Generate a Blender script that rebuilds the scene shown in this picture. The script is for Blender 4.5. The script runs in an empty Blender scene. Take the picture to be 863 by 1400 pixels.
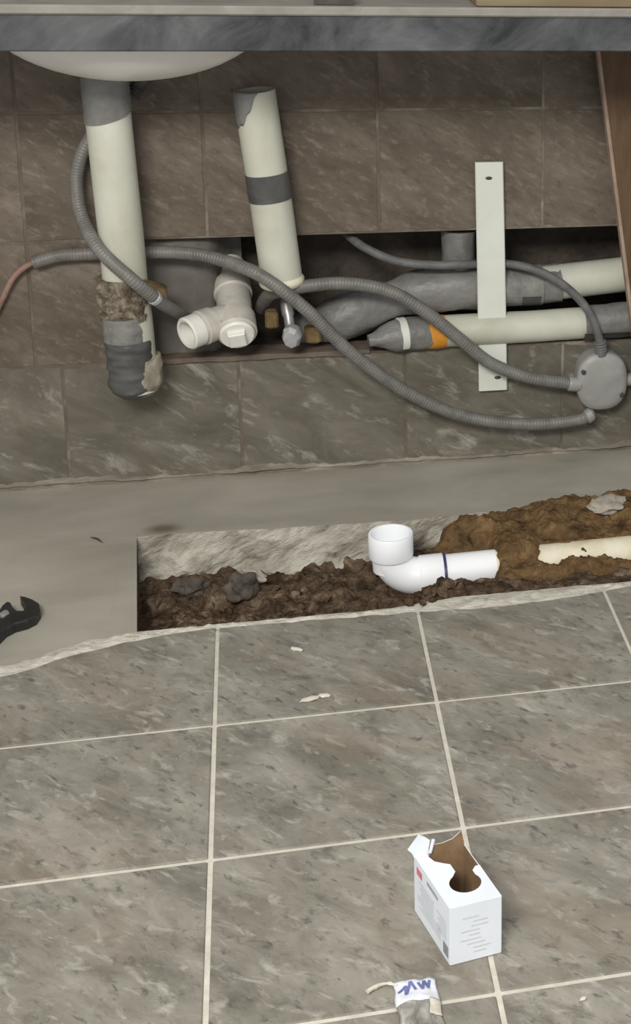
import bpy, math, random
from mathutils import Vector, Matrix, noise

random.seed(7)
scene = bpy.context.scene
COL = scene.collection

# ------------------------------------------------------------------ camera
cam_d = bpy.data.cameras.new('camera')
cam = bpy.data.objects.new('camera', cam_d)
COL.objects.link(cam)
Rz = Matrix.Rotation(-0.2826, 4, 'Z')
Rx = Matrix.Rotation(-0.2827, 4, 'X')
Ry = Matrix.Rotation(-0.0418, 4, 'Y')
cam.matrix_world = Matrix.Translation((0.0942, -3.2181, 1.3503)) @ Rz @ Rx @ Ry @ Matrix.Rotation(math.pi / 2, 4, 'X')
cam_d.sensor_fit = 'VERTICAL'
cam_d.sensor_height = 36.0
cam_d.lens = 2221.74 / 1400 * 36.0
cam_d.shift_x = -(976.9 - 431.5) / 1400
cam_d.shift_y = -(700 - 380.55) / 1400
cam_d.clip_start = 0.05
scene.camera = cam

# ------------------------------------------------------------------ world, lights, exposure
world = bpy.data.worlds.new('world')
scene.world = world
world.use_nodes = True
bg = world.node_tree.nodes['Background']
bg.inputs['Color'].default_value = (0.97, 0.98, 1.0, 1)
bg.inputs['Strength'].default_value = 0.62


def area_light(name, loc, target, size, size_y, power, color):
    ld = bpy.data.lights.new(name, 'AREA')
    ld.shape = 'RECTANGLE'
    ld.size, ld.size_y, ld.energy, ld.color = size, size_y, power, color
    o = bpy.data.objects.new(name, ld)
    COL.objects.link(o)
    o.location = loc
    o.rotation_euler = (Vector(target) - Vector(loc)).to_track_quat('-Z', 'Y').to_euler()
    return o


area_light('ceiling_lamp_light', (-0.70, -3.5, 2.45), (0.15, -0.7, 0.1), 1.2, 0.6, 96, (1.0, 0.96, 0.90))

scene.view_settings.view_transform = 'Standard'
scene.view_settings.look = 'None'
scene.view_settings.gamma = 1
scene.view_settings.use_curve_mapping = False
scene.view_settings.exposure = 0.12


# ------------------------------------------------------------------ materials
def lin(c):
    out = []
    for v in c:
        v /= 255.0
        out.append(v / 12.92 if v <= 0.04045 else ((v + 0.055) / 1.055) ** 2.4)
    return (*out, 1.0)


class NT:
    """small wrapper that makes node trees short to write"""
    def __init__(self, name):
        self.m = bpy.data.materials.new(name)
        self.m.use_nodes = True
        self.t = self.m.node_tree
        self.b = self.t.nodes['Principled BSDF']

    def n(self, kind, **kw):
        nd = self.t.nodes.new(kind)
        for k, v in kw.items():
            setattr(nd, k, v)
        return nd

    def l(self, a, b):
        self.t.links.new(a, b)

    def coords(self, scale=(1, 1, 1), rot=(0, 0, 0), per_object=False):
        tc = self.n('ShaderNodeTexCoord')
        src = tc.outputs['Object']
        if per_object:
            oi = self.n('ShaderNodeObjectInfo')
            mul = self.n('ShaderNodeVectorMath', operation='MULTIPLY_ADD')
            mul.inputs[1].default_value = (17.0, 31.0, 11.0)
            self.l(oi.outputs['Random'], mul.inputs[0])
            self.l(src, mul.inputs[2])
            src = mul.outputs[0]
        r = self.n('ShaderNodeVectorRotate', rotation_type='EULER_XYZ')
        r.inputs['Rotation'].default_value = rot
        self.l(src, r.inputs['Vector'])
        s = self.n('ShaderNodeVectorMath', operation='MULTIPLY')
        s.inputs[1].default_value = scale
        self.l(r.outputs[0], s.inputs[0])
        return s.outputs[0]

    def noise(self, vec, scale, detail=4, rough=0.6, dist=0.0):
        nz = self.n('ShaderNodeTexNoise')
        nz.inputs['Scale'].default_value = scale
        nz.inputs['Detail'].default_value = detail
        nz.inputs['Roughness'].default_value = rough
        nz.inputs['Distortion'].default_value = dist
        self.l(vec, nz.inputs['Vector'])
        return nz.outputs['Fac']

    def ramp(self, fac, stops):
        r = self.n('ShaderNodeValToRGB')
        e = r.color_ramp.elements
        while len(e) < len(stops):
            e.new(0.5)
        for i, (p, c) in enumerate(stops):
            e[i].position = p
            e[i].color = c if len(c) == 4 else lin(c)
        self.l(fac, r.inputs['Fac'])
        return r.outputs['Color']

    def mix(self, fac, a, b):
        mx = self.n('ShaderNodeMix', data_type='RGBA')
        for sock, v in ((mx.inputs[0], fac), (mx.inputs[6], a), (mx.inputs[7], b)):
            if isinstance(v, (int, float)):
                sock.default_value = v
            elif isinstance(v, tuple):
                sock.default_value = v if len(v) == 4 else lin(v)
            else:
                self.l(v, sock)
        return mx.outputs[2]

    def out(self, color, rough=0.6, bump=None, strength=0.3, dist=0.004, metallic=0.0, spec=0.3):
        if isinstance(color, tuple):
            self.b.inputs['Base Color'].default_value = color if len(color) == 4 else lin(color)
        else:
            self.l(color, self.b.inputs['Base Color'])
        self.b.inputs['Roughness'].default_value = rough
        self.b.inputs['Metallic'].default_value = metallic
        self.b.inputs['Specular IOR Level'].default_value = spec
        if bump is not None:
            bp = self.n('ShaderNodeBump')
            bp.inputs['Strength'].default_value = strength
            bp.inputs['Distance'].default_value = dist
            self.l(bump, bp.inputs['Height'])
            self.l(bp.outputs['Normal'], self.b.inputs['Normal'])
        return self.m


BW = [(0, 0, 0, 1), (1, 1, 1, 1)]


def mottled(name, stops, scale=8, stretch=(1, 1, 1), rot=(0, 0, 0), rough=0.7, bump=0.25, per_object=False,
            dist=0.6, detail=6, metallic=0.0, spec=0.3, bdist=0.003):
    t = NT(name)
    v = t.coords(stretch, rot, per_object)
    f = t.noise(v, scale, detail, 0.65, dist)
    c = t.ramp(f, stops)
    b = t.noise(v, scale * 3.5, 4, 0.6)
    return t.out(c, rough, b, bump, bdist, metallic, spec)


def make_floor_tile_mat():
    t = NT('floor_tile_glaze')
    v = t.coords((1.0, 1.9, 1), (0, 0, math.radians(48)), True)
    big = t.noise(v, 6.5, 6, 0.68, 0.5)
    c = t.ramp(big, [(0.30, (105, 102, 92)), (0.44, (127, 123, 112)), (0.56, (142, 138, 127)), (0.72, (160, 156, 144))])
    mid = t.noise(v, 17, 6, 0.7, 0.4)
    c = t.mix(t.ramp(mid, [(0.30, (0.85, 0.85, 0.85, 1)), (0.47, (0, 0, 0, 1))]), c, (100, 95, 87))
    fl = t.noise(t.coords((1.0, 2.2, 1), (0, 0, math.radians(50)), True), 38, 4, 0.62, 0.4)
    c = t.mix(t.ramp(fl, [(0.30, (0.8, 0.8, 0.8, 1)), (0.42, (0, 0, 0, 1))]), c, (84, 81, 77))
    fl2 = t.noise(t.coords((1.0, 2.2, 1), (0, 0, math.radians(46)), True), 22, 5, 0.68, 0.5)
    c = t.mix(t.ramp(fl2, [(0.55, (0, 0, 0, 1)), (0.72, (0.8, 0.8, 0.8, 1))]), c, (178, 175, 163))
    warm = t.noise(v, 4.0, 3)
    c = t.mix(t.ramp(warm, [(0.52, (0, 0, 0, 1)), (0.72, (0.4, 0.4, 0.4, 1))]), c, (140, 122, 103))
    return t.out(c, 0.62, fl, 0.2, 0.002, 0, 0.25)


def make_wall_tile_mat():
    t = NT('wall_tile_glaze')
    v = t.coords((1.0, 1.0, 2.2), (0, math.radians(-30), 0), True)
    big = t.noise(v, 5, 6, 0.68, 0.4)
    c = t.ramp(big, [(0.26, (82, 72, 61)), (0.45, (98, 88, 76)), (0.6, (112, 102, 90)), (0.8, (130, 121, 109))])
    fl = t.noise(v, 34, 4, 0.68, 0.3)
    c = t.mix(t.ramp(fl, [(0.54, (0, 0, 0, 1)), (0.74, (0.7, 0.7, 0.7, 1))]), c, (138, 129, 117))
    c = t.mix(t.ramp(fl, [(0.28, (0.6, 0.6, 0.6, 1)), (0.44, (0, 0, 0, 1))]), c, (76, 66, 56))
    return t.out(c, 0.55, fl, 0.25, 0.002, 0, 0.3)


def make_dusty_tile_mat():
    t = NT('dusty_wall_tile')
    v = t.coords((1.0, 1.0, 2.2), (0, math.radians(-24), 0), True)
    big = t.noise(v, 6, 6, 0.66, 0.6)
    c = t.ramp(big, [(0.26, (84, 79, 69)), (0.45, (101, 96, 85)), (0.6, (115, 110, 99)), (0.8, (134, 129, 118))])
    sm = t.noise(t.coords((1.0, 1.0, 2.6), (0, math.radians(-32), 0), True), 10, 6, 0.72, 0.5)
    m2 = t.ramp(sm, [(0.54, (0, 0, 0, 1)), (0.72, (0.75, 0.75, 0.75, 1))])
    c = t.mix(m2, c, (172, 168, 157))
    return t.out(c, 0.75, big, 0.3, 0.004, 0, 0.2)


def make_concrete_mat():
    t = NT('floor_concrete')
    v = t.coords((1, 2.0, 1))
    a = t.noise(v, 3.2, 5, 0.55, 0.3)
    c = t.ramp(a, [(0.3, (144, 139, 127)), (0.55, (162, 157, 145)), (0.8, (176, 171, 159))])
    # brown oval, fading outwards, beside the trench corner
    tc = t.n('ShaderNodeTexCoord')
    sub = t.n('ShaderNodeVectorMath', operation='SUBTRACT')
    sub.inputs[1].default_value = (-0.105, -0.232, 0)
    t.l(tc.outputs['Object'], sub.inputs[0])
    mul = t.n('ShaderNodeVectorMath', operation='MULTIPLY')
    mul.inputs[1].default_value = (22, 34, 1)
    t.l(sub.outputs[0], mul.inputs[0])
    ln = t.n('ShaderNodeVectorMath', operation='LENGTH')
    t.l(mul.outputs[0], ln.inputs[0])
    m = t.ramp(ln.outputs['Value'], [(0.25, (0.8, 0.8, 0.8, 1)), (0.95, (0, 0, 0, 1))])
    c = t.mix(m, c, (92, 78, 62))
    fine = t.noise(t.coords(), 60, 4, 0.6)
    return t.out(c, 0.85, fine, 0.2, 0.002, 0, 0.15)


M = {}
M['floor_tile'] = make_floor_tile_mat()
M['wall_tile'] = make_wall_tile_mat()
M['dusty_tile'] = make_dusty_tile_mat()
M['concrete'] = make_concrete_mat()
M['grout'] = mottled('floor_grout', [(0.3, (190, 184, 170)), (0.7, (214, 209, 196))], 30, bump=0.3)
M['wall_grout'] = mottled('wall_grout', [(0.38, (92, 82, 70)), (0.52, (108, 98, 86)), (0.66, (144, 137, 125))], 7)
M['mortar'] = mottled('pale_mortar', [(0.3, (162, 156, 143)), (0.5, (196, 191, 178)), (0.75, (216, 212, 200))], 18, (1, 2, 1), bump=0.7, bdist=0.006, rough=0.9)
M['base_mortar'] = mottled('base_mortar', [(0.3, (104, 96, 84)), (0.5, (126, 119, 106)), (0.75, (164, 158, 145))], 8, (1, 1, 3), bump=0.7, bdist=0.006, rough=0.9)
M['cavity'] = mottled('cavity_rubble', [(0.3, (58, 52, 46)), (0.6, (84, 77, 69)), (0.8, (104, 97, 88))], 12, bump=0.8, bdist=0.01, rough=0.95)
M['render'] = mottled('grey_render', [(0.3, (98, 94, 88)), (0.7, (122, 118, 111))], 10, bump=0.4, rough=0.9)
M['ledge'] = mottled('ledge_brown', [(0.3, (92, 80, 70)), (0.7, (124, 112, 101))], 14, (1, 3, 1), bump=0.4, rough=0.85)
M['broken'] = mottled('broken_concrete', [(0.28, (116, 108, 96)), (0.44, (158, 152, 139)), (0.58, (188, 184, 171)), (0.8, (206, 202, 190))], 12, (1, 1, 2.4), (0, 0.5, 0), bump=0.9, bdist=0.008, rough=0.9)
M['soil'] = mottled('dark_soil', [(0.30, (42, 33, 26)), (0.43, (74, 60, 47)), (0.56, (104, 87, 70)), (0.70, (146, 131, 112))], 30, bump=1.0, bdist=0.012, rough=0.95, spec=0.1)
M['dirt'] = mottled('tan_dirt', [(0.30, (58, 45, 32)), (0.43, (96, 76, 52)), (0.58, (122, 97, 66)), (0.78, (150, 128, 98))], 26, (1, 1.8, 1), bump=0.9, bdist=0.01, rough=0.95, spec=0.1)
M['stone'] = mottled('pale_stone', [(0.3, (140, 132, 118)), (0.7, (186, 180, 166))], 30, bump=0.7, rough=0.9)
M['dark_stone'] = mottled('dark_stone', [(0.3, (62, 56, 50)), (0.7, (106, 98, 88))], 30, bump=0.7, rough=0.9)
M['old_pvc'] = mottled('aged_white_pvc', [(0.25, (168, 166, 148)), (0.5, (196, 196, 180)), (0.75, (212, 213, 200))], 5, (1, 1, 0.5), bump=0.08, rough=0.42, spec=0.4)
M['wye_pvc'] = mottled('chalky_grey_pvc', [(0.3, (176, 171, 160)), (0.6, (200, 196, 186))], 22, bump=0.15, rough=0.5)
M['dirty_pvc'] = mottled('dirty_cream_pvc', [(0.3, (118, 110, 94)), (0.5, (150, 143, 126)), (0.72, (186, 181, 164))], 26, bump=0.3, rough=0.6)
M['plug'] = mottled('bright_white_pvc', [(0.3, (218, 216, 206)), (0.7, (232, 230, 222))], 15, bump=0.05, rough=0.4)
M['new_pvc'] = mottled('new_white_pvc', [(0.3, (243, 245, 248)), (0.7, (248, 250, 252))], 6, bump=0.03, rough=0.35, spec=0.45)
M['cream_pvc'] = mottled('soiled_cream_pvc', [(0.3, (204, 192, 160)), (0.55, (226, 219, 196)), (0.8, (236, 231, 214))], 14, bump=0.05, rough=0.5)
M['primer'] = mottled('purple_primer', [(0.3, (52, 46, 84)), (0.7, (72, 64, 112))], 30, rough=0.4)
M['tape'] = mottled('grey_duct_tape', [(0.25, (96, 95, 92)), (0.5, (122, 121, 117)), (0.75, (146, 145, 140))], 10, (1, 1, 1), bump=0.7, bdist=0.006, rough=0.45, spec=0.45)
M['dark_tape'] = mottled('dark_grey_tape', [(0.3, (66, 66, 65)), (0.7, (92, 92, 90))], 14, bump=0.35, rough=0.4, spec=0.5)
M['hose'] = mottled('grey_flexible_conduit', [(0.3, (98, 96, 92)), (0.7, (128, 126, 120))], 25, bump=0.15, rough=0.45, spec=0.45)
M['cable'] = mottled('grey_cable', [(0.3, (86, 86, 86)), (0.7, (116, 116, 114))], 25, bump=0.1, rough=0.5)
M['pink_wire'] = mottled('brown_pink_wire', [(0.3, (120, 92, 80)), (0.7, (160, 134, 122))], 25, rough=0.6)
M['steel'] = mottled('dull_steel', [(0.3, (150, 150, 148)), (0.7, (184, 184, 182))], 25, bump=0.1, rough=0.38, metallic=0.6, spec=0.5)
M['chrome'] = mottled('bright_metal', [(0.3, (196, 197, 199)), (0.7, (222, 223, 226))], 25, bump=0.1, rough=0.3, metallic=0.5, spec=0.5)
M['galv'] = mottled('painted_grey_metal', [(0.3, (138, 138, 134)), (0.55, (156, 156, 151)), (0.8, (172, 172, 166))], 12, bump=0.15, rough=0.5, metallic=0.15)
M['strap'] = mottled('off_white_strip', [(0.3, (208, 212, 200)), (0.7, (222, 226, 215))], 6, bump=0.06, rough=0.5)
M['dark_screw'] = mottled('dark_screw', [(0.3, (52, 50, 48)), (0.7, (78, 75, 72))], 25, rough=0.5)
M['orange'] = mottled('orange_sealant', [(0.3, (196, 126, 38)), (0.7, (222, 156, 62))], 25, rough=0.6)
M['brass'] = mottled('tarnished_brass', [(0.3, (92, 74, 50)), (0.7, (146, 124, 86))], 25, bump=0.3, rough=0.55, metallic=0.2)
M['rust'] = mottled('rusty_crust', [(0.30, (64, 52, 42)), (0.46, (104, 92, 76)), (0.62, (150, 142, 126))], 45, bump=0.9, bdist=0.008, rough=0.9)
M['counter_band'] = mottled('slate_band', [(0.38, (40, 42, 43)), (0.46, (62, 64, 65)), (0.58, (80, 82, 83)), (0.74, (102, 104, 104))], 8, (0.8, 1, 1.3), (0, 0.5, 0), bump=0.15, rough=0.5)
M['counter_top'] = mottled('pale_counter', [(0.3, (118, 115, 109)), (0.6, (140, 137, 130)), (0.8, (160, 157, 150))], 6, bump=0.1, rough=0.5)
M['lip'] = mottled('pale_lip', [(0.3, (126, 122, 114)), (0.7, (150, 146, 138))], 12, rough=0.5)
M['ceramic'] = mottled('sink_ceramic', [(0.3, (230, 226, 219)), (0.7, (238, 235, 229))], 4, bump=0.03, rough=0.35, spec=0.45)
M['board'] = mottled('pale_wood', [(0.3, (112, 98, 74)), (0.7, (140, 125, 98))], 6, (0.4, 4, 4), bump=0.15, rough=0.6)
M['dark_scrap'] = mottled('dark_scrap', [(0.3, (64, 60, 54)), (0.7, (92, 86, 78))], 16, rough=0.7)
M['brown_board'] = mottled('brown_board', [(0.28, (72, 54, 37)), (0.5, (92, 71, 51)), (0.75, (108, 87, 65))], 7, (3, 3, 0.7), bump=0.2, rough=0.6)
M['board_edge'] = mottled('board_edge', [(0.3, (142, 120, 104)), (0.7, (168, 148, 132))], 18, rough=0.7)
M['black_iron'] = mottled('black_tool_steel', [(0.3, (28, 27, 26)), (0.7, (46, 45, 44))], 30, bump=0.2, rough=0.5, spec=0.4)
M['carton'] = mottled('white_carton', [(0.3, (222, 228, 235)), (0.7, (231, 236, 242))], 8, bump=0.05, rough=0.55)
M['carton_inside'] = mottled('brown_carton_inside', [(0.3, (122, 98, 72)), (0.7, (150, 124, 95))], 25, bump=0.1, rough=0.9)
M['print_grey'] = mottled('grey_print', [(0.3, (150, 153, 158)), (0.7, (176, 179, 184))], 40, rough=0.6)
M['print_pale'] = mottled('pale_grey_print', [(0.3, (196, 201, 207)), (0.7, (210, 215, 221))], 40, rough=0.6)
M['print_dark'] = mottled('dark_grey_print', [(0.3, (128, 130, 132)), (0.7, (156, 158, 160))], 60, rough=0.6)
M['print_red'] = mottled('red_print', [(0.3, (206, 112, 124)), (0.7, (222, 140, 150))], 40, rough=0.6)
M['print_blue'] = mottled('blue_print', [(0.3, (92, 98, 150)), (0.7, (122, 128, 176))], 40, rough=0.5)
M['packet_white'] = mottled('white_film', [(0.3, (214, 218, 226)), (0.7, (232, 234, 238))], 30, bump=0.3, rough=0.35)
M['chip'] = mottled('plaster_chip', [(0.3, (196, 188, 172)), (0.7, (220, 214, 200))], 40, rough=0.9)
M['bark'] = mottled('dark_splinter', [(0.3, (52, 44, 36)), (0.7, (80, 70, 58))], 40, rough=0.8)


def make_film():
    t = NT('clear_film')
    f = t.noise(t.coords((1, 0.5, 1)), 60, 4, 0.7, 1.0)
    c = t.ramp(f, [(0.35, (128, 124, 116)), (0.6, (176, 173, 164)), (0.75, (214, 212, 205))])
    m = t.out(c, 0.25, f, 0.6, 0.004, 0, 0.5)
    t.b.inputs['Transmission Weight'].default_value = 0.25
    return m


M['film'] = make_film()


# ------------------------------------------------------------------ mesh helpers
class MB:
    def __init__(self):
        self.v, self.f = [], []

    def add(self, verts, faces):
        o = len(self.v)
        self.v += [tuple(p) for p in verts]
        self.f += [tuple(i + o for i in fc) for fc in faces]
        return self

    def box(self, a, b, bev=0.0):
        x0, y0, z0 = a
        x1, y1, z1 = b
        if bev <= 0:
            return self.add([(x0, y0, z0), (x1, y0, z0), (x1, y1, z0), (x0, y1, z0), (x0, y0, z1), (x1, y0, z1), (x1, y1, z1), (x0, y1, z1)],
                            [(3, 2, 1, 0), (4, 5, 6, 7), (0, 1, 5, 4), (1, 2, 6, 5), (2, 3, 7, 6), (3, 0, 4, 7)])
        e = bev
        loops = []
        for z, k in ((z0, e), (z0 + e, 0), (z1 - e, 0), (z1, e)):
            pts = []
            for cx, cy, sx, sy in ((x0, y0, 1, 1), (x1, y0, -1, 1), (x1, y1, -1, -1), (x0, y1, 1, -1)):
                p = (cx + sx * (k + e), cy + sy * k, z)
                q = (cx + sx * k, cy + sy * (k + e), z)
                pts += [q, p] if sx * sy > 0 else [p, q]
            loops.append(pts)
        return self.loops(loops)

    def loops(self, loops, cap=True, closed=False):
        n = len(loops[0])
        vs = [p for lp in loops for p in lp]
        fs = []
        cnt = len(loops)
        for i in range(cnt if closed else cnt - 1):
            j = (i + 1) % cnt
            for k in range(n):
                m = (k + 1) % n
                fs.append((i * n + k, i * n + m, j * n + m, j * n + k))
        if cap and not closed:
            fs.append(tuple(reversed(range(n))))
            fs.append(tuple((cnt - 1) * n + k for k in range(n)))
        return self.add(vs, fs)

    def prism(self, pts, vec):
        """planar outline (3d points) swept along vec"""
        v = Vector(vec)
        return self.loops([[Vector(p) for p in pts], [Vector(p) + v for p in pts]])

    def tube(self, path, rad, seg=14, cap=True, rfun=None):
        ps = [Vector(p) for p in path]
        n = len(ps)
        t = (ps[1] - ps[0]).normalized()
        up = Vector((0, 0, 1)) if abs(t.z) < 0.9 else Vector((1, 0, 0))
        u = t.cross(up).normalized()
        loops = []
        for i in range(n):
            if 0 < i < n - 1:
                t2 = (ps[i + 1] - ps[i - 1]).normalized()
            else:
                t2 = (ps[min(i + 1, n - 1)] - ps[max(i - 1, 0)]).normalized()
            u = (u - t2 * u.dot(t2)).normalized()
            w = t2.cross(u)
            lp = []
            for k in range(seg):
                a = 2 * math.pi * k / seg
                r = rad[i] if isinstance(rad, (list, tuple)) else rad
                if rfun:
                    r = rfun(i, a, r, ps[i])
                lp.append(ps[i] + (u * math.cos(a) + w * math.sin(a)) * r)
            loops.append(lp)
        return self.loops(loops, cap)

    def lathe(self, prof, origin, axis, seg=24, ref=None, cap=True, power=2.0, sx=1.0, sy=1.0):
        """prof = [(radius, height along axis)]"""
        ax = Vector(axis).normalized()
        rf = Vector(ref) if ref else (Vector((0, 0, 1)) if abs(ax.z) < 0.9 else Vector((1, 0, 0)))
        u = (rf - ax * rf.dot(ax)).normalized()
        w = ax.cross(u)
        o = Vector(origin)
        loops = []
        for r, h in prof:
            lp = []
            for k in range(seg):
                a = 2 * math.pi * k / seg
                c, s = math.cos(a), math.sin(a)
                q = 1.0 if power == 2.0 else (abs(c) ** power + abs(s) ** power) ** (-1 / power)
                lp.append(o + ax * h + u * (c * r * q * sx) + w * (s * r * q * sy))
            loops.append(lp)
        return self.loops(loops, cap)

    def grid(self, xs, ys, zf):
        nx, ny = len(xs), len(ys)
        vs = [(x, y, zf(x, y)) for y in ys for x in xs]
        fs = [(j * nx + i, j * nx + i + 1, (j + 1) * nx + i + 1, (j + 1) * nx + i) for j in range(ny - 1) for i in range(nx - 1)]
        return self.add(vs, fs)

    def build(self, name, mat, parent=None, smooth=None, loc=None):
        me = bpy.data.meshes.new(name)
        vs = self.v
        if loc is not None:
            L = Vector(loc)
            vs = [tuple(Vector(p) - L) for p in vs]
        me.from_pydata(vs, [], self.f)
        import bmesh
        bm = bmesh.new()
        bm.from_mesh(me)
        bmesh.ops.recalc_face_normals(bm, faces=bm.faces)
        bm.to_mesh(me)
        bm.free()
        me.materials.append(M[mat])
        if smooth is not None:
            me.polygons.foreach_set('use_smooth', [True] * len(me.polygons))
            me.set_sharp_from_angle(angle=math.radians(smooth))
        o = bpy.data.objects.new(name, me)
        COL.objects.link(o)
        if loc is not None:
            o.location = loc
        if parent is not None:
            o.parent = parent
            o.matrix_parent_inverse = Matrix.Translation(parent.location).inverted()
        return o


def tag(o, label=None, cat=None, group=None, kind=None):
    if label:
        o['label'] = label
    if cat:
        o['category'] = cat
    if group:
        o['group'] = group
    if kind:
        o['kind'] = kind
    return o


def thing(name, loc, label, cat, group=None):
    o = bpy.data.objects.new(name, None)
    o.empty_display_size = 0.03
    o.location = loc
    COL.objects.link(o)
    return tag(o, label, cat, group)


def spline(pts, step=0.004):
    """Catmull-Rom through points, resampled"""
    P = [Vector(p) for p in pts]
    P = [P[0] * 2 - P[1]] + P + [P[-1] * 2 - P[-2]]
    out = []
    for i in range(1, len(P) - 2):
        n = max(2, int((P[i + 1] - P[i]).length / step))
        for k in range(n):
            t = k / n
            a, b, c, d = P[i - 1], P[i], P[i + 1], P[i + 2]
            out.append(0.5 * ((2 * b) + (c - a) * t + (2 * a - 5 * b + 4 * c - d) * t * t + (3 * b - a - 3 * c + d) * t ** 3))
    out.append(P[-2])
    return out


def fr(x, y=0, z=0, sc=1.0):
    return noise.fractal(Vector((x * sc, y * sc, z * sc)), 0.9, 2.0, 4)


def lump(amp, sc):
    return lambda i, a, r, p: r + amp * noise.noise(Vector(p) * sc + Vector((math.cos(a), math.sin(a), 0)) * 1.3)


def frange(a, b, n):
    return [a + (b - a) * i / (n - 1) for i in range(n)]


def sstep(a, b, x):
    t = min(1, max(0, (x - a) / (b - a)))
    return t * t * (3 - 2 * t)


# ================================================================== STRUCTURE
S = 0.33
ROW0 = -1.6211
FX0, FX1 = -1.32, 1.98
T_LEFT, T_RIGHT = -0.153, 1.98
SLAB = -0.006


def y_front(x):
    return -0.634 + 0.022 * sstep(0.25, 0.42, x) + 0.004 * fr(x, 3, 0, 14)


def y_back(x):
    return -0.258 - 0.016 * sstep(-0.1, 0.25, x) + 0.005 * fr(x, 9, 0, 16)


def slab_z(x, y):
    return SLAB + 0.0012 * fr(x, y, 0, 5)


floor = MB()
xs_l = frange(FX0, T_LEFT, 40)
xs = frange(T_LEFT, T_RIGHT, 220)
floor.grid(xs_l, frange(-0.80, 0.02, 24), slab_z)


def strip(xs, ya, yb, n, wall_side):
    nx = len(xs)
    vs, fs = [], []
    for j in range(n):
        t = j / (n - 1)
        for x in xs:
            y = ya(x) * (1 - t) + yb(x) * t
            vs.append((x, y, slab_z(x, y)))
    for j in range(n - 1):
        for i in range(nx - 1):
            fs.append((j * nx + i, j * nx + i + 1, (j + 1) * nx + i + 1, (j + 1) * nx + i))
    floor.add(vs, fs)
    # broken trench side going down
    ye = yb if wall_side > 0 else ya
    depth = 12
    vs, fs = [], []
    for j in range(depth):
        d = j / (depth - 1)
        for x in xs:
            off = 0.0 if j == 0 else (0.020 * fr(x * 0.6, d * 0.22, 5, 15) + 0.009 * fr(x, d * 0.2, 1, 45)) * min(1, j / 3)
            sl = 0.02 * d
            y = ye(x) + (off + sl if wall_side > 0 else off - sl)
            vs.append((x, y, slab_z(x, ye(x)) - 0.18 * d))
    for j in range(depth - 1):
        for i in range(nx - 1):
            fs.append((j * nx + i, j * nx + i + 1, (j + 1) * nx + i + 1, (j + 1) * nx + i))
    sides.add(vs, fs)


sides = MB()
strip(xs, lambda x: -0.80, y_front, 8, 1)
strip(xs, y_back, lambda x: 0.02, 14, -1)
ys = frange(-0.66, -0.24, 40)


def x_left(y):
    return -0.129 - 0.022 * (y + 0.63) / 0.378


# sliver of slab between the straight grid and the slightly turned trench end
floor.add([(T_LEFT - 0.02, y, slab_z(T_LEFT, y) + 0.0004) for y in ys] + [(x_left(y), y, slab_z(T_LEFT, y) + 0.0004) for y in ys],
          [(i, i + 1, 41 + i, 40 + i) for i in range(39)])
end = MB()
end.add([(x_left(y) - 0.002 * fr(y, 2, 0, 15) * k, y, SLAB + 0.0004 - 0.06 * k) for k in range(4) for y in ys],
        [(k * 40 + i, k * 40 + i + 1, k * 40 + 41 + i, k * 40 + 40 + i) for k in range(3) for i in range(39)])
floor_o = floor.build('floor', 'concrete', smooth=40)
tag(floor_o, 'smooth grey concrete strip with an open trench between tiles and wall', kind='structure')

sides.build('trench_side', 'broken', floor_o, smooth=50)
end.build('trench_end', 'soil', floor_o, smooth=50)

gb = MB()
gb.box((FX0, ROW0 - 3 * S, -0.03), (FX1, -0.80, -0.0022))
gb.add([(-1.32, -0.80, -0.0022), (1.98, -0.80, -0.0022), (1.98, -0.648, -0.0022), (0.70, -0.650, -0.0022), (0.45, -0.680, -0.0022), (0.34, -0.672, -0.0022), (0.0, -0.664, -0.0022), (-0.127, -0.69, -0.0022), (-0.243, -0.732, -0.0022), (-0.33, -0.765, -0.0022), (-1.32, -0.78, -0.0022)],
       [tuple(range(11))])
gb.build('grout', 'grout', floor_o)

# floor tiles: whole ones share one mesh
G = 0.0032


def tile_mesh():
    m = MB()
    h = S / 2 - G
    m.box((-h, -h, -0.012), (h, h, 0), 0.0016)
    return m


proto = None
for k in range(-3, 2):
    for c in range(-4, 6):
        loc = (c * S + S / 2, ROW0 + k * S + S / 2, random.uniform(-0.0005, 0.0005))
        if proto is None:
            proto = tile_mesh().build('floor_tile', 'floor_tile', floor_o)
            o = proto
        else:
            o = proto.copy()
            COL.objects.link(o)
            o.parent = floor_o
        o.location = loc

# the broken row along the trench


def cut_edge(x):
    brk = [(-1.4, -0.77), (-0.324, -0.752), (-0.283, -0.738), (-0.243, -0.712), (-0.19, -0.692), (-0.127, -0.674), (-0.079, -0.662), (-0.008, -0.656), (0.1, -0.658), (0.33, -0.664), (0.45, -0.672), (0.58, -0.664), (0.70, -0.642), (2.0, -0.64)]
    for (a, ya), (b, yb) in zip(brk, brk[1:]):
        if a <= x <= b:
            return ya + (yb - ya) * (x - a) / (b - a) + 0.0035 * fr(x, 1, 0, 30)
    return -0.65


for c in range(-4, 6):
    x0, x1 = c * S + G, (c + 1) * S - G
    y0 = ROW0 + 2 * S + G
    xe = frange(x0, x1, 26)
    outline = [(x0, y0, 0)] + [(x1, y0, 0)] + [(x, cut_edge(x), 0) for x in reversed(xe)]
    m = MB()
    m.loops([[(x, y, -0.012) for x, y, z in outline], [(x, y, -0.0008) for x, y, z in outline],
             [(x + (0.0010 if x < (x0 + x1) / 2 else -0.0010), y + (0.001 if y < -0.9 else -0.001), 0) for x, y, z in outline]])
    m.build('floor_tile', 'floor_tile', floor_o, loc=((x0 + x1) / 2, y0 + 0.14, 0))

# pale mortar crumbled along the cut edge
mb = MB()
mx = frange(-0.34, 1.2, 360)


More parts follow.
